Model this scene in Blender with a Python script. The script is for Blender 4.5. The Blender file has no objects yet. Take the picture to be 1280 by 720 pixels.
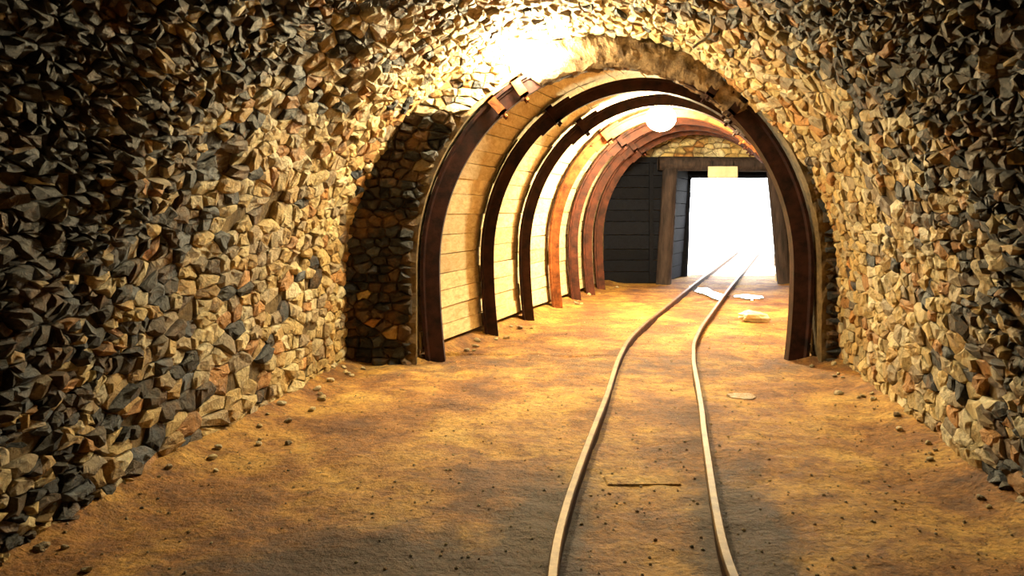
import bpy, bmesh, math, random
from mathutils import Vector, noise
import numpy as np

# ------------------------------------------------------------------ camera, world, exposure
scn = bpy.context.scene
F_PX, HOR, EYE = 1000.0, 262.0, 1.2          # focal length (px), horizon row, eye height
cam_d = bpy.data.cameras.new('camera'); cam = bpy.data.objects.new('camera', cam_d)
scn.collection.objects.link(cam)
cam.location = (0, 0, EYE); cam.rotation_euler = (math.pi/2, 0, 0)
cam_d.sensor_width = 36.0; cam_d.lens = 36.0*F_PX/1280.0
cam_d.shift_y = -(360.0-HOR)/1280.0
cam_d.clip_start = 0.05; cam_d.clip_end = 300
scn.camera = cam

world = bpy.data.worlds.new('daylight'); scn.world = world; world.use_nodes = True
wb = world.node_tree.nodes['Background']
wb.inputs[0].default_value = (0.90, 0.95, 1.0, 1); wb.inputs[1].default_value = 12.0

vs = scn.view_settings
vs.view_transform = 'Standard'; vs.look = 'None'; vs.gamma = 1.0; vs.use_curve_mapping = False
vs.exposure = 0.22

LAMP1, LAMP2 = 720.0, 900.0                    # emission strength of the two globes
LAMP_COL = (1.0, 0.79, 0.42)

R = random.Random(7)
C = scn.collection

# ------------------------------------------------------------------ helpers
def link(name, me, mat=None, parent=None):
    o = bpy.data.objects.new(name, me); C.objects.link(o)
    if mat: me.materials.append(mat)
    if parent: o.parent = parent
    return o
def mesh(name, verts, faces, smooth=False, tint=None):
    me = bpy.data.meshes.new(name); me.from_pydata([tuple(v) for v in verts], [], faces)
    if smooth: me.polygons.foreach_set('use_smooth', [True]*len(me.polygons))
    if tint is not None:
        a = me.attributes.new('tint', 'FLOAT_COLOR', 'POINT')
        a.data.foreach_set('color', np.asarray(tint, dtype=np.float32).ravel())
    me.update(); return me
def tag(o, label, cat, group=None, kind=None):
    o['label'] = label
    if cat: o['category'] = cat
    if group: o['group'] = group
    if kind: o['kind'] = kind
    return o
def struct(o, label, cat):
    return tag(o, label, cat, None, 'structure')
def empty(name, loc):
    o = bpy.data.objects.new(name, None); C.objects.link(o); o.location = loc
    o.empty_display_size = 0.1; return o
def child(name, me, mat, parent):
    """parts are modelled in world space; move the mesh into the parent's space"""
    loc = Vector(parent.location)
    for v in me.vertices: v.co -= loc
    return link(name, me, mat, parent)
def fbm(x, y, z, o=4):
    return noise.fractal(Vector((x, y, z)), 0.9, 2.1, o)

# ------------------------------------------------------------------ materials
def new_mat(name):
    m = bpy.data.materials.new(name); m.use_nodes = True
    nt = m.node_tree; b = nt.nodes['Principled BSDF']
    return m, nt, b
def nd(nt, t, **kw):
    n = nt.nodes.new(t)
    for k, v in kw.items():
        if k.startswith('i_'): n.inputs[k[2:].replace('_', ' ')].default_value = v
        else: setattr(n, k, v)
    return n
def noise_node(nt, vec, scale, detail=6, rough=0.6, dist=0.0):
    n = nd(nt, 'ShaderNodeTexNoise'); n.inputs['Scale'].default_value = scale
    n.inputs['Detail'].default_value = detail; n.inputs['Roughness'].default_value = rough
    n.inputs['Distortion'].default_value = dist
    nt.links.new(vec, n.inputs['Vector']); return n
def ramp(nt, fac, stops):
    r = nd(nt, 'ShaderNodeValToRGB'); nt.links.new(fac, r.inputs[0])
    e = r.color_ramp.elements
    while len(e) < len(stops): e.new(0.5)
    for k, (p, c) in enumerate(stops):
        e[k].position = p; e[k].color = (*c, 1) if len(c) == 3 else c
    return r
def mixc(nt, fac, a, b, mode='MIX'):
    m = nd(nt, 'ShaderNodeMix', data_type='RGBA', blend_type=mode)
    for sock, val in ((m.inputs[0], fac), (m.inputs[6], a), (m.inputs[7], b)):
        if hasattr(val, 'is_output'): nt.links.new(val, sock)
        else: sock.default_value = val if isinstance(val, (int, float)) else (*val, 1)
    return m.outputs[2]
def bump(nt, bsdf, height, strength, dist, prev=None):
    b = nd(nt, 'ShaderNodeBump'); b.inputs['Strength'].default_value = strength
    b.inputs['Distance'].default_value = dist; nt.links.new(height, b.inputs['Height'])
    if prev: nt.links.new(prev.outputs[0], b.inputs['Normal'])
    nt.links.new(b.outputs[0], bsdf.inputs['Normal']); return b
def geo_pos(nt):
    return nd(nt, 'ShaderNodeNewGeometry').outputs['Position']

def stone_mat():
    m, nt, b = new_mat('rubble_stone'); p = geo_pos(nt)
    att = nd(nt, 'ShaderNodeAttribute', attribute_name='tint')
    n1 = noise_node(nt, p, 14, 8, 0.7, 0.6)
    r1 = ramp(nt, n1.outputs[0], [(0.30, (0.35, 0.33, 0.32)), (0.46, (0.92, 0.9, 0.86)), (0.7, (1.2, 1.17, 1.1))])
    c = mixc(nt, 1.0, att.outputs['Color'], r1.outputs[0], 'MULTIPLY')
    n2 = noise_node(nt, p, 5, 5, 0.6)
    r2 = ramp(nt, n2.outputs[0], [(0.52, (0, 0, 0)), (0.68, (1, 1, 1))])
    c = mixc(nt, r2.outputs[0], c, mixc(nt, 0.6, c, (0.30, 0.15, 0.05)))
    nt.links.new(c, b.inputs['Base Color'])
    b.inputs['Roughness'].default_value = 0.62
    n3 = noise_node(nt, p, 26, 9, 0.72, 0.8)
    bp = bump(nt, b, n3.outputs[0], 1.0, 0.05)
    n4 = noise_node(nt, p, 90, 5, 0.7)
    bump(nt, b, n4.outputs[0], 0.6, 0.008, bp)
    return m
def mortar_mat():
    m, nt, b = new_mat('dark_mortar'); p = geo_pos(nt)
    n1 = noise_node(nt, p, 9, 8, 0.7)
    r1 = ramp(nt, n1.outputs[0], [(0.3, (0.05, 0.035, 0.02)), (0.7, (0.34, 0.23, 0.10))])
    nt.links.new(r1.outputs[0], b.inputs['Base Color']); b.inputs['Roughness'].default_value = 0.9
    n3 = noise_node(nt, p, 30, 9, 0.75)
    bump(nt, b, n3.outputs[0], 1.0, 0.04)
    return m
def floor_mat():
    m, nt, b = new_mat('ochre_dirt'); p = geo_pos(nt)
    n1 = noise_node(nt, p, 1.6, 7, 0.62, 0.3)
    r1 = ramp(nt, n1.outputs[0], [(0.34, (0.13, 0.048, 0.017)), (0.47, (0.31, 0.14, 0.03)), (0.57, (0.48, 0.27, 0.055)), (0.70, (0.58, 0.39, 0.10))])
    n2 = noise_node(nt, p, 38, 6, 0.7)
    r2 = ramp(nt, n2.outputs[0], [(0.32, (0.35, 0.33, 0.33)), (0.5, (0.9, 0.9, 0.9)), (0.72, (1.25, 1.22, 1.18))])
    c = mixc(nt, 1.0, r1.outputs[0], r2.outputs[0], 'MULTIPLY')
    nm = noise_node(nt, p, 8, 8, 0.7, 0.5)
    rm_ = ramp(nt, nm.outputs[0], [(0.36, (0.50, 0.40, 0.36)), (0.54, (1, 1, 1)), (0.7, (1.15, 1.15, 1.1))])
    c = mixc(nt, 1.0, c, rm_.outputs[0], 'MULTIPLY')
    # oily, sooty staining by the rails; darker at the near left and first arch (painted by the mesh attribute)
    att = nd(nt, 'ShaderNodeAttribute', attribute_name='tint')
    n3 = noise_node(nt, p, 5, 7, 0.7)
    ad = nd(nt, 'ShaderNodeMath', operation='MULTIPLY_ADD'); nt.links.new(n3.outputs[0], ad.inputs[0])
    ad.inputs[1].default_value = 1.1; ad.inputs[2].default_value = -0.55
    ad2 = nd(nt, 'ShaderNodeMath', operation='ADD', use_clamp=True)
    sp = nd(nt, 'ShaderNodeSeparateColor'); nt.links.new(att.outputs['Color'], sp.inputs[0])
    nt.links.new(sp.outputs[0], ad2.inputs[0]); nt.links.new(ad.outputs[0], ad2.inputs[1])
    r3 = ramp(nt, ad2.outputs[0], [(0.25, (0, 0, 0)), (0.62, (0.92, 0.92, 0.92))])
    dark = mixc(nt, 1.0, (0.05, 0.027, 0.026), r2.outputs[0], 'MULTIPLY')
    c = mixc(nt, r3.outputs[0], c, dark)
    nt.links.new(c, b.inputs['Base Color']); b.inputs['Roughness'].default_value = 0.8
    bp = bump(nt, b, n2.outputs[0], 0.7, 0.02)
    n4 = noise_node(nt, p, 11, 6, 0.65)
    bump(nt, b, n4.outputs[0], 0.5, 0.05, bp)
    return m
def plain_mat(name, c1, c2, scale=12, rough=0.7, metal=0.0, bs=0.5, bd=0.01, stretch=None, lo=0.35, hi=0.65):
    m, nt, b = new_mat(name); p = geo_pos(nt)
    if stretch:
        mp = nd(nt, 'ShaderNodeMapping'); mp.inputs['Scale'].default_value = stretch
        nt.links.new(p, mp.inputs['Vector']); p = mp.outputs[0]
    n1 = noise_node(nt, p, scale, 7, 0.65)
    r1 = ramp(nt, n1.outputs[0], [(lo, c1), (hi, c2)])
    nt.links.new(r1.outputs[0], b.inputs['Base Color'])
    b.inputs['Roughness'].default_value = rough; b.inputs['Specular IOR Level'].default_value = 0.2; b.inputs['Metallic'].default_value = metal
    n2 = noise_node(nt, p, scale*4, 6, 0.7)
    bump(nt, b, n2.outputs[0], bs, bd)
    return m
def wood_mat(name, c1, c2, scale=9, spec=0.3):
    m, nt, b = new_mat(name); p = geo_pos(nt)
    oi = nd(nt, 'ShaderNodeObjectInfo')
    mp = nd(nt, 'ShaderNodeMapping'); mp.inputs['Scale'].default_value = (3.0, 0.35, 3.0)
    nt.links.new(p, mp.inputs['Vector'])
    n1 = noise_node(nt, mp.outputs[0], scale, 7, 0.65, 0.8)
    r1 = ramp(nt, n1.outputs[0], [(0.33, c1), (0.62, c2)])
    r2 = ramp(nt, oi.outputs['Random'], [(0, (0.72, 0.68, 0.62)), (1, (1.08, 1.06, 1.02))])
    c = mixc(nt, 1.0, r1.outputs[0], r2.outputs[0], 'MULTIPLY')
    nt.links.new(c, b.inputs['Base Color']); b.inputs['Roughness'].default_value = 0.8; b.inputs['Specular IOR Level'].default_value = spec
    bump(nt, b, n1.outputs[0], 0.4, 0.008)
    return m
def glow_mat(name, strength):
    m, nt, b = new_mat(name)
    b.inputs['Base Color'].default_value = (0.9, 0.88, 0.82, 1)
    b.inputs['Emission Color'].default_value = (*LAMP_COL, 1)
    b.inputs['Emission Strength'].default_value = strength
    return m
M = dict(
    stone=stone_mat(), mortar=mortar_mat(), floor=floor_mat(),
    steel=plain_mat('dark_rusted_steel', (0.008, 0.005, 0.007), (0.045, 0.016, 0.014), 10, 0.6, 0.2, 0.5, 0.006),
    rust=plain_mat('orange_rusted_steel', (0.07, 0.02, 0.008), (0.30, 0.10, 0.028), 9, 0.7, 0.1, 0.6, 0.008),
    rustd=plain_mat('brown_rusted_steel', (0.020, 0.008, 0.008), (0.10, 0.030, 0.018), 9, 0.65, 0.1, 0.6, 0.008),
    rail=plain_mat('worn_rail_steel', (0.08, 0.042, 0.016), (0.24, 0.15, 0.065), 9, 0.5, 0.15, 0.4, 0.004),
    raild=plain_mat('rusty_rail_side', (0.025, 0.014, 0.010), (0.09, 0.04, 0.02), 14, 0.75, 0.1, 0.5, 0.004),
    plank=wood_mat('pale_pine_plank', (0.58, 0.44, 0.24), (0.86, 0.76, 0.54)),
    tar=wood_mat('tarred_plank', (0.004, 0.005, 0.010), (0.012, 0.014, 0.024), 9, 0.06),
    log=plain_mat('grey_brown_timber', (0.02, 0.016, 0.019), (0.07, 0.05, 0.05), 8, 0.85, 0, 0.7, 0.012, (2.5, 2.5, 0.4)),
    collar=plain_mat('dusty_plaster', (0.10, 0.065, 0.04), (0.40, 0.28, 0.16), 9, 0.85, 0, 1.0, 0.05),
    sign=plain_mat('cream_painted_board', (0.72, 0.62, 0.45), (0.85, 0.77, 0.62), 6, 0.6, 0, 0.2, 0.002),
    pale=plain_mat('pale_limestone', (0.55, 0.50, 0.38), (0.80, 0.75, 0.62), 12, 0.8, 0, 0.6, 0.01),
    gravel=plain_mat('pale_gravel_yard', (0.42, 0.36, 0.28), (0.60, 0.54, 0.44), 5, 0.9, 0, 0.5, 0.02),
    black=plain_mat('black_cast_metal', (0.012, 0.012, 0.013), (0.03, 0.028, 0.027), 10, 0.5, 0.4, 0.2, 0.002),
    cable=plain_mat('grey_cable_sheath', (0.30, 0.28, 0.25), (0.46, 0.43, 0.38), 20, 0.6, 0, 0.1, 0.001),
    globe1=glow_mat('opal_glass_lit_near', LAMP1), globe2=glow_mat('opal_glass_lit_far', LAMP2),
)
m, nt, b = new_mat('still_water'); b.inputs['Base Color'].default_value = (0.10, 0.075, 0.05, 1)
b.inputs['Roughness'].default_value = 0.06
wn = noise_node(nt, geo_pos(nt), 9, 3, 0.5); bump(nt, b, wn.outputs[0], 0.15, 0.01)
M['water'] = m
M['damp'] = plain_mat('pale_damp_silt', (0.34, 0.20, 0.07), (0.52, 0.44, 0.32), 22, 0.6, 0, 0.8, 0.02)

# ------------------------------------------------------------------ tunnel shape
FH, FZ0, FR = 1.90, 0.60, 2.00              # near vault: half width, springing, rise
AH, AZ0, AR = 1.555, 0.75, 1.72             # steel arches: half width, springing, rise
YF = 6.46                                   # where the rubble vault ends
def fcx(y): return 0.56+0.15*(y-6.2)
LEFT = 0.93                                 # the left half of the vault is a little narrower
def fhs(y): return 1.0+0.012*(y-3.0)      # the vault widens a little towards the arches
def acx(y): return 0.83+0.35*(y-6.40)
def arch_pts(hw, z0, rise, n=64, zb=0.0, nl=8, foot=0.0):
    """left foot -> crown -> right foot, as (x, z)"""
    p = [(-hw+foot*(1-k/nl)**2, zb+(z0-zb)*k/nl) for k in range(nl)]
    p += [(hw*math.cos(math.pi*(1-k/n)), z0+rise*math.sin(math.pi*(1-k/n))) for k in range(n+1)]
    p += [(hw-foot*(k/nl)**2, z0+(zb-z0)*k/nl) for k in range(1, nl+1)]
    return p
class Path:
    def __init__(s, pts):
        s.p = np.array(pts); d = np.diff(s.p, axis=0); l = np.hypot(d[:, 0], d[:, 1])
        s.s = np.concatenate([[0], np.cumsum(l)]); s.L = s.s[-1]
    def at(s, u):
        x = np.interp(u, s.s, s.p[:, 0]); z = np.interp(u, s.s, s.p[:, 1])
        e = 0.04; u0, u1 = max(0, u-e), min(s.L, u+e)
        tx = np.interp(u1, s.s, s.p[:, 0])-np.interp(u0, s.s, s.p[:, 0])
        tz = np.interp(u1, s.s, s.p[:, 1])-np.interp(u0, s.s, s.p[:, 1])
        l = math.hypot(tx, tz); tx /= l; tz /= l
        return x, z, tx, tz, tz, -tx          # point, tangent, inward normal (n = (tz,-tx))
front = Path(arch_pts(FH, FZ0, FR, zb=-0.15))
ring_path = Path(arch_pts(AH, AZ0, AR, zb=-0.05, foot=0.05))

# ------------------------------------------------------------------ stones: Voronoi rubble
def clip(poly, ax, ay, bx, by):
    """keep the part of poly nearer to a than to b"""
    mx, my = (ax+bx)/2, (ay+by)/2; dx, dy = bx-ax, by-ay
    out = []
    n = len(poly)
    for i in range(n):
        p, q = poly[i], poly[(i+1) % n]
        dp = (p[0]-mx)*dx+(p[1]-my)*dy; dq = (q[0]-mx)*dx+(q[1]-my)*dy
        if dp <= 0: out.append(p)
        if (dp < 0 < dq) or (dq < 0 < dp):
            t = dp/(dp-dq); out.append((p[0]+t*(q[0]-p[0]), p[1]+t*(q[1]-p[1])))
    return out
def rubble_cells(u0, u1, v0, v1, du, dv, rnd, drop=0.16, keep=None, extra=None):
    """cells in (u, v): u up the wall, v along it; stones about du tall and dv long"""
    k = dv/du; pts = []
    u = u0; row = 0
    while u < u1:
        v = v0-rnd.random()*dv
        while v < v1+dv:
            if rnd.random() > drop:
                pts.append((u+rnd.uniform(-.28, .28)*du, (v+rnd.uniform(-.2, .2)*dv)/k))
            v += dv*rnd.choice([0.6, 0.8, 1.0, 1.0, 1.25, 1.5])
        u += du*rnd.uniform(0.85, 1.15); row += 1
    if extra: pts += extra(pts, k)
    if keep: pts = [p for p in pts if keep(p[0], p[1]*k)]
    g = {}
    cs = du*1.6
    for i, p in enumerate(pts): g.setdefault((int(p[0]//cs), int(p[1]//cs)), []).append(i)
    cells = []
    for i, p in enumerate(pts):
        b = du*1.15
        poly = [(p[0]-b, p[1]-b), (p[0]+b, p[1]-b), (p[0]+b, p[1]+b), (p[0]-b, p[1]+b)]
        gx, gy = int(p[0]//cs), int(p[1]//cs)
        for ax in (-2, -1, 0, 1, 2):
            for ay in (-2, -1, 0, 1, 2):
                for j in g.get((gx+ax, gy+ay), ()):
                    if j != i: poly = clip(poly, p[0], p[1], pts[j][0], pts[j][1])
        if len(poly) >= 3: cells.append((p[0], p[1]*k, [(a, c*k) for a, c in poly]))
    return cells
PALETTE = [((0.78, 0.60, 0.28), 6), ((0.80, 0.68, 0.40), 6), ((0.66, 0.46, 0.20), 5), ((0.62, 0.52, 0.36), 3),
           ((0.42, 0.35, 0.26), 1.5), ((0.62, 0.33, 0.12), 3), ((0.88, 0.80, 0.58), 4), ((0.22, 0.19, 0.17), 0.5)]
PW = [w for _, w in PALETTE]
def stone_geo(cell, place, rnd, hmin, hmax, gap=0.006, base=-0.05):
    """verts in world space and faces of one stone; place(u, v, h) -> point"""
    cu, cv, poly = cell
    # tidy: drop tiny edges, split long ones
    P = []
    n = len(poly)
    for i in range(n):
        a, b_ = poly[i], poly[(i+1) % n]; l = math.hypot(a[0]-b_[0], a[1]-b_[1])
        if l < 0.012: continue
        P.append(a)
        if l > 0.07: P.append(((a[0]+b_[0])/2+rnd.uniform(-.007, .007), (a[1]+b_[1])/2+rnd.uniform(-.007, .007)))
    n = len(P)
    if n < 3: return None
    cu = sum(p[0] for p in P)/n; cv = sum(p[1] for p in P)/n
    h = rnd.uniform(hmin, hmax)
    rough = 1.0 if cv > 3.9 else 1.0+0.6*min(1, (3.9-cv)/0.8)
    h *= rough
    if rnd.random() < 0.14: h *= 1.5
    tu, tv = rnd.uniform(-.22, .22)*rough, rnd.uniform(-.16, .16)*rough
    verts = []
    def ring(shrink, g, hh, jit, tilt):
        for (a, c) in P:
            du, dv = a-cu, c-cv; l = math.hypot(du, dv) or 1e-6
            f = max(0.25, shrink-g/l)
            du *= f; dv *= f
            verts.append(place(cu+du+rnd.uniform(-jit, jit), cv+dv+rnd.uniform(-jit, jit),
                               hh+(tu*du+tv*dv)*tilt+rnd.uniform(-jit, jit)))
    ring(1.0, gap, base, 0, 0)
    ring(0.99, gap, h*0.45, 0.004, 0.5)
    ring(0.74, gap*1.5, h*0.95, 0.008, 1.0)
    verts.append(place(cu, cv, h*1.02+rnd.uniform(-.008, .010)))
    faces = []
    for r in (0, 1):
        for i in range(n):
            j = (i+1) % n
            faces.append((r*n+i, r*n+j, (r+1)*n+j, (r+1)*n+i))
    for i in range(n): faces.append((2*n+i, 2*n+(i+1) % n, 3*n))
    return verts, faces
def project(p):
    if p[1] < 0.3: return None
    return 640+F_PX*p[0]/p[1], HOR+F_PX*(EYE-p[2])/p[1]
def px_area(verts):
    q = [project(v) for v in verts]
    if any(a is None for a in q): return 0
    xs = [min(1280, max(0, a[0])) for a in q]; ys = [min(720, max(0, a[1])) for a in q]
    return (max(xs)-min(xs))*(max(ys)-min(ys))
SHADE_STONE = [(0.020, 0.028, 0.048), (0.040, 0.056, 0.092), (0.12, 0.15, 0.21), (0.05, 0.042, 0.04), (0.010, 0.014, 0.024), (0.14, 0.09, 0.055)]  # blue-grey stone tones that also carry painted lamp falloff and shade
def pick_tint(rnd, bias=1.0, shade=0.0):
    c = rnd.choice(SHADE_STONE) if rnd.random() < shade else rnd.choices(PALETTE, PW)[0][0]; f = rnd.uniform(0.75, 1.2)*bias
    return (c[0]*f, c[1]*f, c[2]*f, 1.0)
def build_stones(parent, cells, place, rnd, hmin, hmax, gap, bias=1.0, cap=300, flip=False, smooth=False, shade=None):
    items = []
    for c in cells:
        g = stone_geo(c, place, rnd, hmin, hmax, gap)
        if not g: continue
        v, f = g
        if flip: f = [tuple(reversed(x)) for x in f]
        items.append((px_area(v), v, f, pick_tint(rnd, bias, shade(c) if shade else 0.0)))
    items.sort(key=lambda t: -t[0])
    for a, v, f, t in items[:cap]:
        if a <= 0: break
        o0 = v[-1]
        me = mesh('stone', [(x[0]-o0[0], x[1]-o0[1], x[2]-o0[2]) for x in v], f, smooth, [t]*len(v))
        o = link('stone', me, M['stone'], parent); o.location = o0
    rest = [it for k, it in enumerate(items) if k >= cap or it[0] <= 0]
    if rest:
        V, Fc, T = [], [], []
        for a, v, f, t in rest:
            b0 = len(V); V += v; Fc += [tuple(i+b0 for i in x) for x in f]; T += [t]*len(v)
        o = link('small_stones', mesh('small_stones', V, Fc, smooth, T), M['stone'], parent)
        o['kind'] = 'stuff'
    return len(items)

# ------------------------------------------------------------------ near vault (three shells + their stones)
Y0 = -2.2
def front_place(u, v, h):
    u = min(max(u, 0.0), front.L); v = min(v, YF+0.03)
    x, z, tx, tz, nx, nz = front.at(u)
    w = 0.05*fbm(u*0.9, v*0.9, 3.1, 3)
    return (fcx(v)+x*fhs(v)*(LEFT if x < 0 else 1)+nx*(h+w), v, z+nz*(h+w))
SPL = [0.0, 2.55, front.L-2.55, front.L]
def shell(name, ua, ub, label, cat):
    nu, nv = int((ub-ua)/0.06)+1, int((YF-Y0)/0.06)+1
    V = []
    for j in range(nv+1):
        for i in range(nu+1):
            u = ua+(ub-ua)*i/nu; v = Y0+(YF-Y0)*j/nv
            V.append(front_place(u, v, 0.012*fbm(u*7, v*7, 0, 4)-0.010))
    Fc = [(j*(nu+1)+i, j*(nu+1)+i+1, (j+1)*(nu+1)+i+1, (j+1)*(nu+1)+i) for j in range(nv) for i in range(nu)]
    return struct(link(name, mesh(name, V, Fc), M['mortar']), label, cat)
wl = shell('wall_left', SPL[0], SPL[1], 'rough rubble stone wall on the left side of the mine tunnel', 'wall')
ce = shell('ceiling', SPL[1], SPL[2], 'rough rubble stone vault overhead in the near tunnel', 'ceiling')
wr = shell('wall_right', SPL[2], SPL[3], 'rough rubble stone wall on the right side of the mine tunnel', 'wall')
def shade_share(c):
    """share of dark blue-grey stones: paints the lamp falloff toward viewer and crown"""
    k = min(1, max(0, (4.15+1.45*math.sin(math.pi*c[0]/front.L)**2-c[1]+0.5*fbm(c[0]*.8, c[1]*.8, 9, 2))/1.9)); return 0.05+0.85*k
def chips(pts, k):
    """the near part is broken smaller: extra seeds between the others"""
    return [(p[0]+R.uniform(-.035, .035), p[1]+R.uniform(-.045, .045)) for p in pts for q in (0, 1, 2)
            if R.random() < 1.1*min(1, max(0, (3.6+0.8*math.sin(math.pi*min(max(p[0], 0), front.L)/front.L)**2-p[1]*k)/0.8))]
cells = rubble_cells(0.05, front.L-0.05, 0.9, YF-0.06, 0.074, 0.128, R, extra=chips)
for par, a, b_ in ((wl, SPL[0], SPL[1]), (ce, SPL[1], SPL[2]), (wr, SPL[2], SPL[3])):
    cc = [c for c in cells if a <= c[0] < b_ and R.random() > 0.035]      # here and there a stone has fallen out
    build_stones(par, cc, front_place, R, 0.007, 0.026, 0.003, shade=shade_share)
# added end wall behind the viewer, unseen; keeps outside light out
pts = [(fcx(Y0)+x, Y0+0.05*math.sin(k), z) for k, (x, z) in enumerate(arch_pts(FH+.1, FZ0, FR+.1, n=24, zb=-.2, nl=3))]
V = pts+[(fcx(Y0), Y0-0.2, 1.2)]
wbk = link('wall_light_block', mesh('wall_light_block', V, [(i, (i+1) % len(pts), len(pts)) for i in range(len(pts))]), M['mortar'])
struct(wbk, 'added unseen rock face blocking daylight behind the viewer', 'wall')

# ------------------------------------------------------------------ step in the masonry around the first arch
def face_y(x, z):
    """the stepped face leans towards the viewer low on the sides and back at the crown"""
    t = min(1, max(0, (z-1.95)/0.3)); return 6.20*(1-t)+6.46*t
def portal_place(u, v, h):          # u = z, v = x
    return (v, face_y(v, u)-h, u)
def inside(path_hw, z0, rise, cx, x, z, grow=0.0):
    hw, rr = path_hw+grow, rise+grow
    if z < z0: return abs(x-cx) < hw
    return ((x-cx)/hw)**2+((z-z0)/rr)**2 < 1
V, Fc = [], []
na = 90
out = Path(arch_pts(FH*fhs(6.3)+0.16, FZ0, FR+0.16, zb=-0.15)); inn = Path(arch_pts(AH+0.02, AZ0, AR+0.02, zb=-0.15))
NR = 8
for i in range(na+1):
    xo, zo = out.at(out.L*i/na)[:2]; xi, zi = inn.at(inn.L*i/na)[:2]
    xo = fcx(6.4)+xo*(0.96 if xo < 0 else 1); xi += acx(6.4)
    for k in range(NR+1):
        t = k/NR; x = xo+(xi-xo)*t; z = zo+(zi-zo)*t
        V.append((x, face_y(x, z)+0.02*fbm(x*6, z*6, 5, 4)+0.012, z))
    V.append((xi, 6.60, zi))
    V.append((xi+0, 6.75, zi))
NW = NR+3
Fc = [(i*NW+k, i*NW+k+1, (i+1)*NW+k+1, (i+1)*NW+k) for i in range(na) for k in range(NW-1)]
wp = struct(link('wall_portal', mesh('wall_portal', V, Fc), M['mortar']), 'dark stepped stone face around the first steel arch', 'wall')
def keep(u, v):
    return inside(FH*fhs(6.3), FZ0, FR, fcx(6.35), v, u, 0.05) and not inside(AH, AZ0, AR, acx(6.4), v, u, 0.045)
cells = rubble_cells(0.02, 2.7, -1.7, 2.8, 0.072, 0.11, R, 0.08, keep)
# clip cells to the band: pull vertices that stray over the arch back out
good = []
for (cu, cv, poly) in cells:
    pl = []
    for (a, c) in poly:
        t = 1.0
        while t > 0.1 and not (keep(cu+(a-cu)*t, cv+(c-cv)*t)): t -= 0.1
        pl.append((cu+(a-cu)*t, cv+(c-cv)*t))
    good.append((cu, cv, pl))
build_stones(wp, good, portal_place, R, 0.008, 0.03, 0.004, 0.75, flip=True, shade=lambda c: 0.985 if c[0] < 1.95 else 0.1)  # shade on the face painted in with dark tints below the crown

# ------------------------------------------------------------------ floor
RAIL_Z = 0.075
path_px = [(720, 800), (660, 798), (600, 803), (530, 811.5), (490, 817), (450, 819), (425, 825), (405, 840), (385, 860), (360, 885), (337, 910)]
tc = []
for py, px in path_px:
    y = F_PX*(EYE-RAIL_Z)/(py-HOR); tc.append((y, (px-640)/F_PX*y))
sl_ = (tc[-1][1]-tc[-2][1])/(tc[-1][0]-tc[-2][0]); tc.append((17.0, tc[-1][1]+sl_*(17.0-tc[-1][0])))
tc = [(-2.0, tc[0][1]-0.03*(tc[0][0]+2.0))] + [(0.8, tc[0][1]-0.04)] + tc
ty = np.array([a for a, _ in tc]); tx_ = np.array([b for _, b in tc])
ys = np.linspace(-2.0, 15.8, 200); xs = np.interp(ys, ty, tx_)
ker = np.hanning(13); ker /= ker.sum()
xs_s = np.convolve(np.pad(xs, 6, mode='edge'), ker, mode='valid'); xs_s[:6] = xs[:6]; xs_s[-6:] = xs[-6:]
def track_x(y):
    if y > 15.8: return float(xs_s[-1]+(y-15.8)*sl_)
    return float(np.interp(y, ys, xs_s))
GAUGE = 0.56
def side_x(y):
    """left and right wall foot at depth y"""
    if y < 6.3: return fcx(y)-FH*fhs(y)*LEFT, fcx(y)+FH*fhs(y)
    return acx(y)-AH, acx(y)+AH
def floor_z(x, y):
    a, c = side_x(y)
    z = 0.018*fbm(x*1.3, y*1.3, 1, 3)+0.008*fbm(x*6, y*6, 2, 4)
    d = min(x-a, c-x)
    w = 0.30 if y < 6.3 else 0.22
    if d < w: z += 0.05*(1-max(d, 0)/w)**2
    tx = abs(x-track_x(y))
    if tx < 0.5: z -= 0.012*(1-tx/0.5)
    if y < 6: z += 0
    return z
def floor_dark(x, y):
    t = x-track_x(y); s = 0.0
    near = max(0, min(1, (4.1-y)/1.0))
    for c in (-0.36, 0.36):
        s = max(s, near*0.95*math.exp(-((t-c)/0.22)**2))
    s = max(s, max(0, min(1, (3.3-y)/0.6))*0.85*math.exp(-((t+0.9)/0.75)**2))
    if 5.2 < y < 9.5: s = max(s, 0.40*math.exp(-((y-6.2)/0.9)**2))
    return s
V, T = [], []
yl = list(np.arange(-2.3, 1.6, 0.12))+list(np.arange(1.6, 7.0, 0.03))+list(np.arange(7.0, 14.65, 0.06))
NX = 130
for y in yl:
    a, c = side_x(y); a -= 0.35; c += 0.35
    if 6.0 < y < 6.6: a, c = fcx(y)-FH-.35, fcx(y)+FH+.35
    if y > 12.6: a, c = 1.0, 5.6
    for i in range(NX+1):
        x = a+(c-a)*i/NX; V.append((x, y, floor_z(x, y))); s = floor_dark(x, y); T.append((s, s, s, 1))
Fc = [(j*(NX+1)+i, j*(NX+1)+i+1, (j+1)*(NX+1)+i+1, (j+1)*(NX+1)+i) for j in range(len(yl)-1) for i in range(NX)]
fl = struct(link('floor', mesh('floor', V, Fc, True, T), M['floor']), 'uneven ochre dirt floor of the mine tunnel', 'floor')

# yard outside the doorway
V, Fc = [], []
for j in range(41):
    for i in range(41):
        x = -22+i*1.35; y = 14.55+j*1.2
        V.append((x, y, -0.015+(0.02*fbm(x, y, 0, 3) if j > 1 else 0)))
Fc = [(j*41+i, j*41+i+1, (j+1)*41+i+1, (j+1)*41+i) for j in range(40) for i in range(40)]
struct(link('ground', mesh('ground', V, Fc, True), M['gravel']), 'pale sunlit gravel yard outside the doorway', 'ground')

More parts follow.
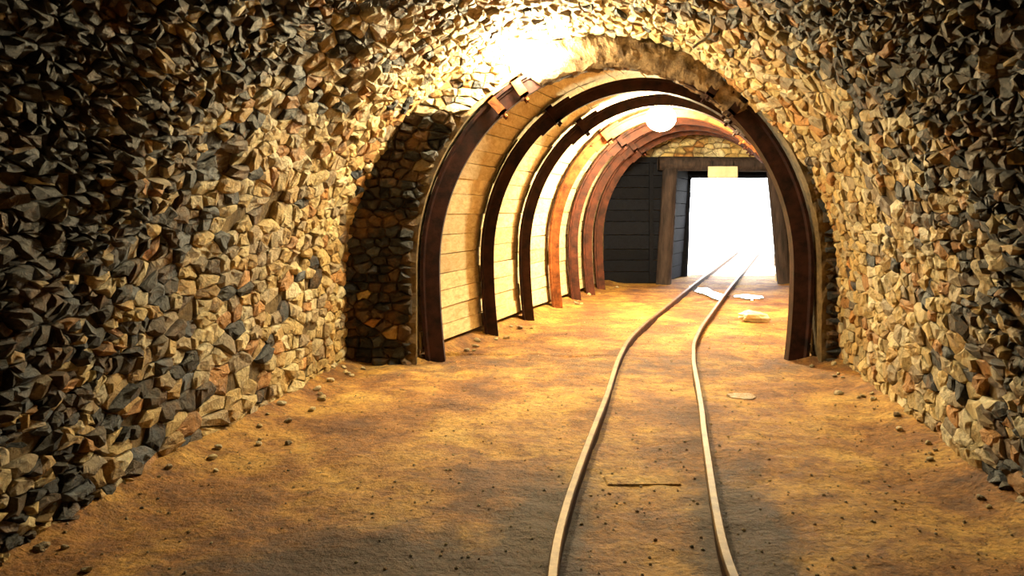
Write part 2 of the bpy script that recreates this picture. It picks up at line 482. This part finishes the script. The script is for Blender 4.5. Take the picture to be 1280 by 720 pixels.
# ------------------------------------------------------------------ rails
def sweep_rail(name, off, label):
    prof_head = [(-.017, .070), (-.013, .075), (.013, .075), (.017, .070), (.017, .056), (-.017, .056)]
    prof_body = [(-.011, .058), (.011, .058), (.012, -.012), (.038, -.024), (.038, -.05), (-.038, -.05), (-.038, -.024), (-.012, -.012)]
    yy = np.concatenate([np.arange(-2.0, 15.8, 0.09), np.arange(15.8, 22, 0.4)])
    root = empty(name, (track_x(2.5)+off, 2.5, 0))
    for pn, prof, mat in (('rail_body', prof_body, M['raild']), ('rail_head', prof_head, M['rail'])):
        V, n = [], len(prof)
        for y in yy:
            dx = (track_x(y+.05)-track_x(y-.05))/0.1; l = math.hypot(dx, 1); nx, ny = 1/l, -dx/l
            cx, cy = track_x(y)+nx*off, y+ny*off
            wob = 0.004*fbm(cy*1.2, off*9, 4, 2)
            for (a, h) in prof: V.append((cx+nx*(a+wob), cy+ny*(a+wob), h-0.008+wob))
        Fc = [(j*n+i, j*n+(i+1) % n, (j+1)*n+(i+1) % n, (j+1)*n+i) for j in range(len(yy)-1) for i in range(n)]
        Fc += [tuple(range(n)), tuple(range((len(yy)-1)*n, len(yy)*n))]
        child(pn, mesh(pn, V, Fc), mat, root)
    tag(root, label, 'rail', 'narrow gauge rails in the dirt floor')
sweep_rail('rail', -GAUGE/2, 'worn narrow mine rail, the left one of the pair')
sweep_rail('rail', GAUGE/2, 'worn narrow mine rail, the right one of the pair')

# half buried sleeper between the rails
def box_mesh(name, c, d, rot=0.0, bev=0.008, jit=0.0, rnd=R):
    bm = bmesh.new(); bmesh.ops.create_cube(bm, size=1)
    for v in bm.verts: v.co = Vector((v.co.x*d[0], v.co.y*d[1], v.co.z*d[2]))
    if bev: bmesh.ops.bevel(bm, geom=list(bm.edges), offset=bev, segments=1, affect='EDGES')
    cr, sr = math.cos(rot), math.sin(rot)
    for v in bm.verts:
        x, y, z = v.co
        v.co = Vector((c[0]+x*cr-y*sr+rnd.uniform(-jit, jit), c[1]+x*sr+y*cr+rnd.uniform(-jit, jit), c[2]+z+rnd.uniform(-jit, jit)))
    me = bpy.data.meshes.new(name); bm.to_mesh(me); bm.free(); return me
ysl = F_PX*EYE/(603-HOR)
sl = empty('railway_sleeper', (track_x(ysl), ysl, 0))
child('sleeper_beam', box_mesh('sleeper_beam', (track_x(ysl), ysl+.06, -.073), (0.38, 0.16, 0.13), 0.03, 0.03, 0.003), M['floor'], sl)
tag(sl, 'timber sleeper half buried in dirt between the rails', 'sleeper')

# ------------------------------------------------------------------ steel arches
RY = [6.40, 7.62, 8.68, 9.75, 10.60, 11.35, 11.98]
def ring_sweep(name, u0, u1, y, mat, root, nin=0.0, scale=1.06, n=30):
    """hat-shaped mine arch section swept along the arch; r measured inwards from the outer edge"""
    prof = [(0, -.072), (0, -.038), (.018, -.034), (.092, -.026), (.092, .026), (.018, .034), (0, .038), (0, .072),
            (.020, .072), (.030, .052), (.118, .040), (.118, -.040), (.030, -.052), (.020, -.072)]
    V, k = [], len(prof); cx = acx(y)
    for i in range(n+1):
        u = u0+(u1-u0)*i/n
        x, z, tx, tz, nx, nz = ring_path.at(u)
        for (r, d) in prof: V.append((cx+x+nx*(r*scale+nin), y+d*scale, z+nz*(r*scale+nin)))
    Fc = [(i*k+a, i*k+(a+1) % k, (i+1)*k+(a+1) % k, (i+1)*k+a) for i in range(n) for a in range(k)]
    for b0 in (0, n*k):
        for a in range(7): Fc.append((b0+a, b0+a+1, b0+(12-a) % k, b0+(13-a) % k))
    return child(name, mesh(name, V, Fc), mat, root)
def clamp(u, y, root, mat):
    x, z, tx, tz, nx, nz = ring_path.at(u); cx = acx(y)+x
    def w(r, t, d): return (cx+nx*r+tx*t, y+d, z+nz*r+tz*t)
    def bx(r0, r1, t0, t1, d0, d1):
        v = [w(r, t, d) for r in (r0, r1) for t in (t0, t1) for d in (d0, d1)]
        return v, [(0, 1, 3, 2), (4, 6, 7, 5), (0, 4, 5, 1), (2, 3, 7, 6), (0, 2, 6, 4), (1, 5, 7, 3)]
    V, Fc = [], []
    for args in ((.125, .15, -.035, .035, -.10, .10), (-.025, .0, -.035, .035, -.10, .10),
                 (-.02, .15, -.035, .035, -.10, -.085), (-.02, .15, -.035, .035, .085, .10)):
        v, f = bx(*args); b0 = len(V); V += v; Fc += [tuple(i+b0 for i in q) for q in f]
    cl = child('clamp', mesh('clamp', V, Fc), mat, root)
    for d in (-.08, .08):
        V, Fc = [], []
        for r in (.145, .185):
            for a in range(6):
                an = a*math.pi/3; V.append(w(r, .014*math.cos(an), d+.014*math.sin(an)))
        Fc = [(a, (a+1) % 6, 6+(a+1) % 6, 6+a) for a in range(6)]+[tuple(range(6)), tuple(range(6, 12))]
        loc = Vector(root.location)
        me = mesh('bolt', V, Fc)
        for q in me.vertices: q.co -= loc
        link('bolt', me, mat, cl)
ORD = ['first steel arch, nearest and dark, its crown buried in plaster', 'second steel arch, dark, framing the pale planks',
       'third steel arch, dark brown, between two bright plank bays', 'fourth steel arch, bright orange with rust',
       'fifth steel arch, brown rusted, right behind the orange one', 'sixth steel arch, brown rusted, second from the far end',
       'last steel arch, grey brown, beside the dark plank partition']
RM = [M['steel'], M['steel'], M['steel'], M['rust'], M['rustd'], M['rustd'], M['rustd']]
uj = ring_path.L*0.355
for i, y in enumerate(RY):
    root = empty('steel_arch', (acx(y), y, 0)); L = ring_path.L
    ring_sweep('arch_leg', 0, uj+0.22, y, RM[i], root, 0.0, 1.25 if i == 0 else 1.06)
    ring_sweep('arch_leg', L-uj-0.22, L, y, RM[i], root, 0.0, 1.25 if i == 0 else 1.06)
    ring_sweep('arch_crown', uj-0.22, L-uj+0.22, y, RM[i], root, 0.024, 1.03)
    for u in ((uj-0.12, uj+0.12, L-uj-0.12, L-uj+0.12) if i == 0 else (uj, L-uj)): clamp(u, y, root, M['rust'] if i == 0 and u < L/2 else RM[i])
    tag(root, ORD[i], 'steel arch', 'steel arches of the lined passage')

# dusty plaster collar over the crown of the first arch
V, Fc = [], []
u0, u1, n = ring_path.L*0.385, ring_path.L*0.68, 120
prof = [(-.16, -.02), (-.13, -.06), (-.09, -.085), (-.05, -.10), (-.01, -.105), (.03, -.105), (.08, -.10), (.115, -.09), (.14, -.07), (.15, 0.0), (.14, .09), (-.16, .09)]
for i in range(n+1):
    u = u0+(u1-u0)*i/n; x, z, tx, tz, nx, nz = ring_path.at(u)
    e = min(1, min(i, n-i)/5.0)
    for k, (r, d) in enumerate(prof):
        w = 0.030*fbm(u*7, r*13, d*13, 5); r2 = -.16+(r+.16)*(0.45+0.55*e)+w
        V.append((acx(6.4)+x+nx*r2, 6.40+d*(0.6+0.4*e)+w*0.6, z+nz*r2))
k = len(prof)
Fc = [(i*k+a, i*k+(a+1) % k, (i+1)*k+(a+1) % k, (i+1)*k+a) for i in range(n) for a in range(k)]+[tuple(range(k)), tuple(range(n*k, n*k+k))]
struct(link('trim_1', mesh('trim_1', V, Fc), M['collar']), 'dusty plaster collar over the first arch crown', 'collar')

# ------------------------------------------------------------------ plank lining behind the arches
V = []
ly = [6.45]+RY[1:]+[12.6, 13.2]
lp = Path(arch_pts(AH+0.10, AZ0, AR+0.10, zb=-0.15)); n = 70
for y in ly:
    for i in range(n+1):
        x, z = lp.at(lp.L*i/n)[:2]; V.append((acx(y)+x, y, z))
Fc = [(j*(n+1)+i, j*(n+1)+i+1, (j+1)*(n+1)+i+1, (j+1)*(n+1)+i) for j in range(len(ly)-1) for i in range(n)]
wlin = struct(link('wall_lining', mesh('wall_lining', V, Fc), M['mortar']), 'passage lining of pale horizontal planks behind the steel arches', 'wall')
pp = Path(arch_pts(AH+0.035, AZ0, AR+0.035, zb=0.04, foot=0.05))
RYB = RY+[12.55]
for bay in range(len(RYB)-1):
    ya, yb = RYB[bay]+0.0, RYB[bay+1]-0.0
    u = 0.05; last = False
    while u < pp.L-0.06:
        wd = R.choice([0.13, 0.145, 0.155, 0.165, 0.18]); ue = min(u+wd, pp.L-0.02)
        gap = R.uniform(0.004, 0.009); dep = R.uniform(-.010, .006); sk = R.uniform(-.006, .006)
        V = []
        for y, s in ((ya+.012*R.random(), -1), (yb-.012*R.random(), 1)):
            for uu in (u+gap/2+s*sk, ue-gap/2+s*sk):
                x, z, tx, tz, nx, nz = pp.at(min(max(uu, 0), pp.L))
                for r in (dep-.032, dep): V.append((acx(y)+x+nx*r, y, z+nz*r))
        o0 = V[1]
        V = [(a-o0[0], b_-o0[1], c-o0[2]) for a, b_, c in V]
        me = mesh('plank', V, [(0, 1, 3, 2), (4, 6, 7, 5), (0, 4, 5, 1), (2, 3, 7, 6), (1, 5, 7, 3), (0, 2, 6, 4)])
        o = link('plank', me, M['plank'], wlin); o.location = o0
        u = ue

# ------------------------------------------------------------------ far end: timber sets, plank partition, rubble above
YE = 13.05
def at(px, py, y): return ((px-640)/F_PX*y, y, EYE+(HOR-py)/F_PX*y)
# end wall shell: left block, right block, head block
V = [(0.6, YE+.10, -.2), (2.52, YE+.10, -.2), (2.52, YE+.10, 2.9), (0.6, YE+.10, 2.9),
     (4.42, YE+.10, -.2), (6.4, YE+.10, -.2), (6.4, YE+.10, 2.9), (4.42, YE+.10, 2.9),
     (2.52, YE+.10, 1.98), (4.42, YE+.10, 1.98)]
we = struct(link('wall_end', mesh('wall_end', V, [(0, 1, 2, 3), (4, 5, 6, 7), (8, 9, 7, 2)]), M['mortar']),
            'rubble wall closing the passage above the timber doorway', 'wall')
cxe = acx(13)
def keep_e(u, v): return u > 2.06 and inside(AH, AZ0, AR, cxe, v, u, 0.08) or (u <= 2.06 and v > 4.45 and inside(AH, AZ0, AR, cxe, v, u, 0.08))
cells = rubble_cells(0.0, 2.6, 1.0, 5.2, 0.09, 0.15, R, 0.06, keep_e)
build_stones(we, cells, lambda u, v, h: (v, YE+.09-h, u), R, 0.02, 0.07, 0.006, 1.1, flip=True)
# throat beyond the first timber set
V = []
for y in (YE+.08, 14.75):
    k = 0 if y < 14 else 1
    V += [(2.50+.60*k, y, -.2), (2.66+.56*k, y, 2.02), (4.30+.56*k, y, 2.02), (4.46+.5*k, y, -.2)]
wt = struct(link('wall_throat', mesh('wall_throat', V, [(0, 1, 5, 4), (1, 2, 6, 5), (2, 3, 7, 6)]), M['tar']), 'dark timbered sides of the short exit passage', 'wall')
for s in (0, 1):
    for k in range(9):
        z0, z1 = 0.02+k*.215, 0.225+k*.215
        V = []
        for y, j in ((YE+.16, 0), (14.55, 1)):
            for z in (z0, z1):
                if s == 0: xb = 2.50+.60*j+(z/2.2)*.15
                else: xb = 4.46+.5*j-(z/2.2)*.15
                d = (0.012+R.uniform(0, .012))*(1 if s == 0 else -1)
                for q in (0, .03): V.append((xb+d+q*(1 if s == 0 else -1), y, z))
        o0 = V[1]; V = [(a-o0[0], b_-o0[1], c-o0[2]) for a, b_, c in V]
        o = link('plank', mesh('plank', V, [(0, 1, 3, 2), (4, 6, 7, 5), (0, 4, 5, 1), (2, 3, 7, 6), (1, 5, 7, 3), (0, 2, 6, 4)]), M['tar'], wt); o.location = o0
def log(name, a, b_, r, root, mat, n=14, seg=10):
    a, b_ = Vector(a), Vector(b_); d = (b_-a).normalized()
    s = d.cross(Vector((0, 1, 0))); s = s.normalized() if s.length > .1 else Vector((1, 0, 0)); t = d.cross(s).normalized()
    V = []
    for j in range(seg+1):
        c = a.lerp(b_, j/seg)
        for i in range(n):
            an = 2*math.pi*i/n; rr = r*(1+0.10*fbm(math.cos(an)*1.5+c.x*3, math.sin(an)*1.5+c.y*3, c.z*1.6, 3))
            V.append(c+s*math.cos(an)*rr+t*math.sin(an)*rr)
    Fc = [(j*n+i, j*n+(i+1) % n, (j+1)*n+(i+1) % n, (j+1)*n+i) for j in range(seg) for i in range(n)]
    Fc += [tuple(range(n)), tuple(range(seg*n, seg*n+n))]
    return child(name, mesh(name, V, Fc, True), mat, root)
ts = empty('timber_set', (3.4, 12.9, 0))
log('post', (2.44, 12.9, -.05), (2.55, 12.9, 1.86), 0.125, ts, M['log'])
log('post', (4.40, 12.9, -.05), (4.22, 12.9, 1.86), 0.115, ts, M['log'])
log('lintel', (2.36, 12.9, 1.94), (4.75, 12.9, 1.92), 0.115, ts, M['log'])
tag(ts, 'grey brown log doorframe beside the dark plank partition', 'timber frame')
ts = empty('timber_set', (4.0, 14.35, 0))
log('post', (3.06, 14.35, -.05), (3.13, 14.35, 1.84), 0.085, ts, M['tar'])
log('post', (4.86, 14.35, -.05), (4.76, 14.35, 1.84), 0.085, ts, M['tar'])
log('lintel', (2.90, 14.35, 1.87), (5.1, 14.35, 1.87), 0.11, ts, M['tar'])
tag(ts, 'farther dark timber frame against the white daylight', 'timber frame')
# plank partition left of the doorway
pt = empty('plank_partition', (1.9, 13.0, 0))
z = 0.0
k = 0
while z < 2.0:
    h = R.uniform(.17, .24); z1 = min(z+h, 2.06)
    me = box_mesh('plank', (1.86, 13.02+R.uniform(-.008, .008), (z+z1)/2), (1.22, .04, z1-z-.008), 0, .004)
    child('plank', me, M['tar'], pt); z += h
for x in (1.40, 2.26):
    child('batten', box_mesh('batten', (x, 12.975, 1.0), (.07, .03, 1.96), 0, .004), M['tar'], pt)
tag(pt, 'black tarred horizontal plank partition left of the bright doorway', 'partition')
# sign board hanging below the lintel
sa, sb = at(885, 208, 12.74), at(922, 222, 12.74)
sg = empty('sign_board', ((sa[0]+sb[0])/2, 12.74, sb[2]))
child('panel', box_mesh('panel', ((sa[0]+sb[0])/2, 12.74, (sa[2]+sb[2])/2), (sb[0]-sa[0], .025, sa[2]-sb[2]), 0, .004), M['sign'], sg)
for dx in (-.17, .17):
    child('hanger', box_mesh('hanger', ((sa[0]+sb[0])/2+dx, 12.75, sa[2]+.03), (.012, .012, .10), 0, 0), M['black'], sg)
tag(sg, 'small blank cream board hanging under the lintel', 'sign')

# ------------------------------------------------------------------ lamps
def ellipsoid(name, c, r, nu=28, nv=16):
    V, Fc = [], []
    for j in range(nv+1):
        th = math.pi*j/nv
        for i in range(nu):
            ph = 2*math.pi*i/nu
            V.append((c[0]+r[0]*math.sin(th)*math.cos(ph), c[1]+r[1]*math.sin(th)*math.sin(ph), c[2]+r[2]*math.cos(th)))
    Fc = [(j*nu+i, (j+1)*nu+i, (j+1)*nu+(i+1) % nu, j*nu+(i+1) % nu) for j in range(nv) for i in range(nu)]
    return mesh(name, V, Fc, True)
def lamp(px, py, y, r, ztop, mat, label):
    c = at(px, py, y); root = empty('lamp', (c[0], c[1], c[2]-r[2]))
    g = child('globe', ellipsoid('globe', c, r), mat, root)
    V = []; n = 16
    for rr, z in ((.05, c[2]+r[2]*.86), (.075, c[2]+r[2]*.95), (.075, c[2]+r[2]*1.12), (.028, c[2]+r[2]*1.2), (.028, ztop), (.001, ztop)):
        for i in range(n): V.append((c[0]+rr*math.cos(2*math.pi*i/n), c[1]+rr*math.sin(2*math.pi*i/n), z))
    Fc = [(j*n+i, j*n+(i+1) % n, (j+1)*n+(i+1) % n, (j+1)*n+i) for j in range(5) for i in range(n)]
    child('socket', mesh('socket', V, Fc), M['black'], root)
    tag(root, label, 'lamp', 'glowing lamps under the vault')
lamp(662, 70, 6.26, (0.17, 0.11, 0.115), 2.60, M['globe1'], 'larger glowing oval lamp above the first arch')
lamp(826, 148, 9.20, (0.17, 0.15, 0.15), 2.47, M['globe2'], 'smaller glowing round lamp hanging inside the plank lined passage')

# hanging cable end near the crown
def tube(name, pts, r, mat, n=8):
    V = []
    for j, p in enumerate(pts):
        a = Vector(pts[max(0, j-1)]); b_ = Vector(pts[min(len(pts)-1, j+1)]); d = (b_-a).normalized()
        s = d.cross(Vector((0.1, 1, 0.05))).normalized(); t = d.cross(s)
        for i in range(n):
            an = 2*math.pi*i/n; V.append(Vector(p)+s*math.cos(an)*r+t*math.sin(an)*r)
    Fc = [(j*n+i, j*n+(i+1) % n, (j+1)*n+(i+1) % n, (j+1)*n+i) for j in range(len(pts)-1) for i in range(n)]
    Fc += [tuple(range(n)), tuple(range((len(pts)-1)*n, len(pts)*n))]
    return link(name, mesh(name, V, Fc, True), mat)
cb = tube('cable', [at(a, c, 4.9) for a, c in ((893, -22), (890, -4), (888, 14), (890, 30), (888, 42), (880, 50), (872, 55), (866, 60))], 0.009, M['cable'])
tag(cb, 'thin pale cable end dangling from the vault stones', 'cable')

# ------------------------------------------------------------------ loose stones, pebbles, puddles
def rock_mesh(name, seed, sub=2, flat=0.6):
    bm = bmesh.new(); bmesh.ops.create_icosphere(bm, subdivisions=sub, radius=1)
    for v in bm.verts:
        n_ = v.co.normalized(); d = 1+0.35*fbm(n_.x*1.3+seed*7, n_.y*1.3, n_.z*1.3, 3)
        v.co = Vector((n_.x*d, n_.y*d*0.8, n_.z*d*flat))
    me = bpy.data.meshes.new(name); bm.to_mesh(me); bm.free(); return me
p = at(942, 398, F_PX*EYE/(402-HOR))
rk = link('rock', rock_mesh('rock', 3, 3, 0.42), M['pale']); rk.scale = (.165, .13, .17)
rk.location = (p[0], p[1], floor_z(p[0], p[1])+.04); rk.rotation_euler.z = 0.15
tag(rk, 'pale flat rock lying on the dirt right of the rails', 'rock')
protos = []
for s in range(6):
    me = rock_mesh('loose_stone', 10+s, 2, 0.7); t = pick_tint(R, 0.9)
    a = me.attributes.new('tint', 'FLOAT_COLOR', 'POINT'); a.data.foreach_set('color', np.array([t]*len(me.vertices), dtype=np.float32).ravel())
    me.materials.append(M['stone']); protos.append(me)
def loose(x, y, s, label, group):
    o = bpy.data.objects.new('loose_stone', R.choice(protos)); C.objects.link(o)
    o.location = (x, y, floor_z(x, y)+s*.35); o.scale = (s*R.uniform(.8, 1.3), s*R.uniform(.8, 1.2), s*R.uniform(.7, 1))
    o.rotation_euler = (R.uniform(-.4, .4), R.uniform(-.4, .4), R.uniform(0, 6.3))
    tag(o, label, 'stone', group)
for k in range(26):
    y = R.uniform(2.6, 6.1); d = abs(R.gauss(0, .13))+.06
    loose(side_x(y)[0]+d, y, R.uniform(.012, .03), 'small loose stone fallen at the foot of the left rubble wall', 'loose stones along the left wall')
for k in range(18):
    y = R.uniform(3.0, 6.1); d = abs(R.gauss(0, .12))+.06
    loose(side_x(y)[1]-d, y, R.uniform(.012, .028), 'small loose stone fallen at the foot of the right rubble wall', 'loose stones along the right wall')
for k in range(18):
    y = R.uniform(6.7, 12.3); d = abs(R.gauss(0, .10))+.06
    loose(acx(y)-AH+.05+d, y, R.uniform(.015, .035), 'small loose stone below the plank lining', 'loose stones below the plank lining')
# grit scattered over the dirt
V, Fc, T = [], [], []
ico = rock_mesh('grit_proto', 2, 1, 0.7)
iv = [tuple(v.co) for v in ico.vertices]; ifc = [tuple(q.vertices) for q in ico.polygons]
for k in range(3200):
    y = 1.9+R.random()**1.6*7; a, c = side_x(y); x = R.uniform(a+.05, c-.05)
    tx = abs(x-track_x(y))
    if abs(tx-GAUGE/2) < .05: continue
    s = 0.003+0.007*R.random()**3; z = floor_z(x, y)+s*.2; b0 = len(V); an = R.uniform(0, 6.3); ca, sa_ = math.cos(an), math.sin(an)
    V += [(x+s*(i*ca-j*sa_), y+s*(i*sa_+j*ca), z+s*q) for i, j, q in iv]; Fc += [tuple(i+b0 for i in q) for q in ifc]
    t = pick_tint(R, 0.75); T += [t]*len(iv)
gr = link('grit', mesh('grit', V, Fc, False, T), M['stone'])
tag(gr, 'fine grit strewn over the ochre dirt floor', 'grit', kind='stuff')
def puddle(px, py, wx, wy, seed, label, mat='water'):
    y = F_PX*EYE/(py-HOR); x = (px-640)/F_PX*y; n = 48; V = []
    zs = []
    ring = []
    for i in range(n):
        an = 2*math.pi*i/n; r = 1+0.5*fbm(math.cos(an)*1.2+seed*5, math.sin(an)*1.2, seed, 3)
        ring.append((x+wx*r*math.cos(an), y+wy*r*math.sin(an)))
    zt = max(floor_z(a, b_) for a, b_ in ring+[(x, y)])+0.003
    V = [(a, b_, zt) for a, b_ in ring]+[(x, y, zt)]+[(x+(a-x)*1.04, y+(b_-y)*1.04, zt-.02) for a, b_ in ring]
    Fc = [(i, (i+1) % n, n) for i in range(n)]+[(n+1+i, n+1+(i+1) % n, (i+1) % n, i) for i in range(n)]
    o = link('puddle', mesh('puddle', V, Fc), M[mat])
    tag(o, label, 'puddle', 'puddles on the floor')
puddle(884, 366, .15, 0.9, 1, 'shallow wet puddle lying between the rails near the doorway')
puddle(936, 372, .17, .25, 2, 'bright reflecting puddle right of the rails behind the pale rock')
puddle(926, 495, .075, .08, 3, 'small pale damp patch on the dirt right of the rails', 'damp')
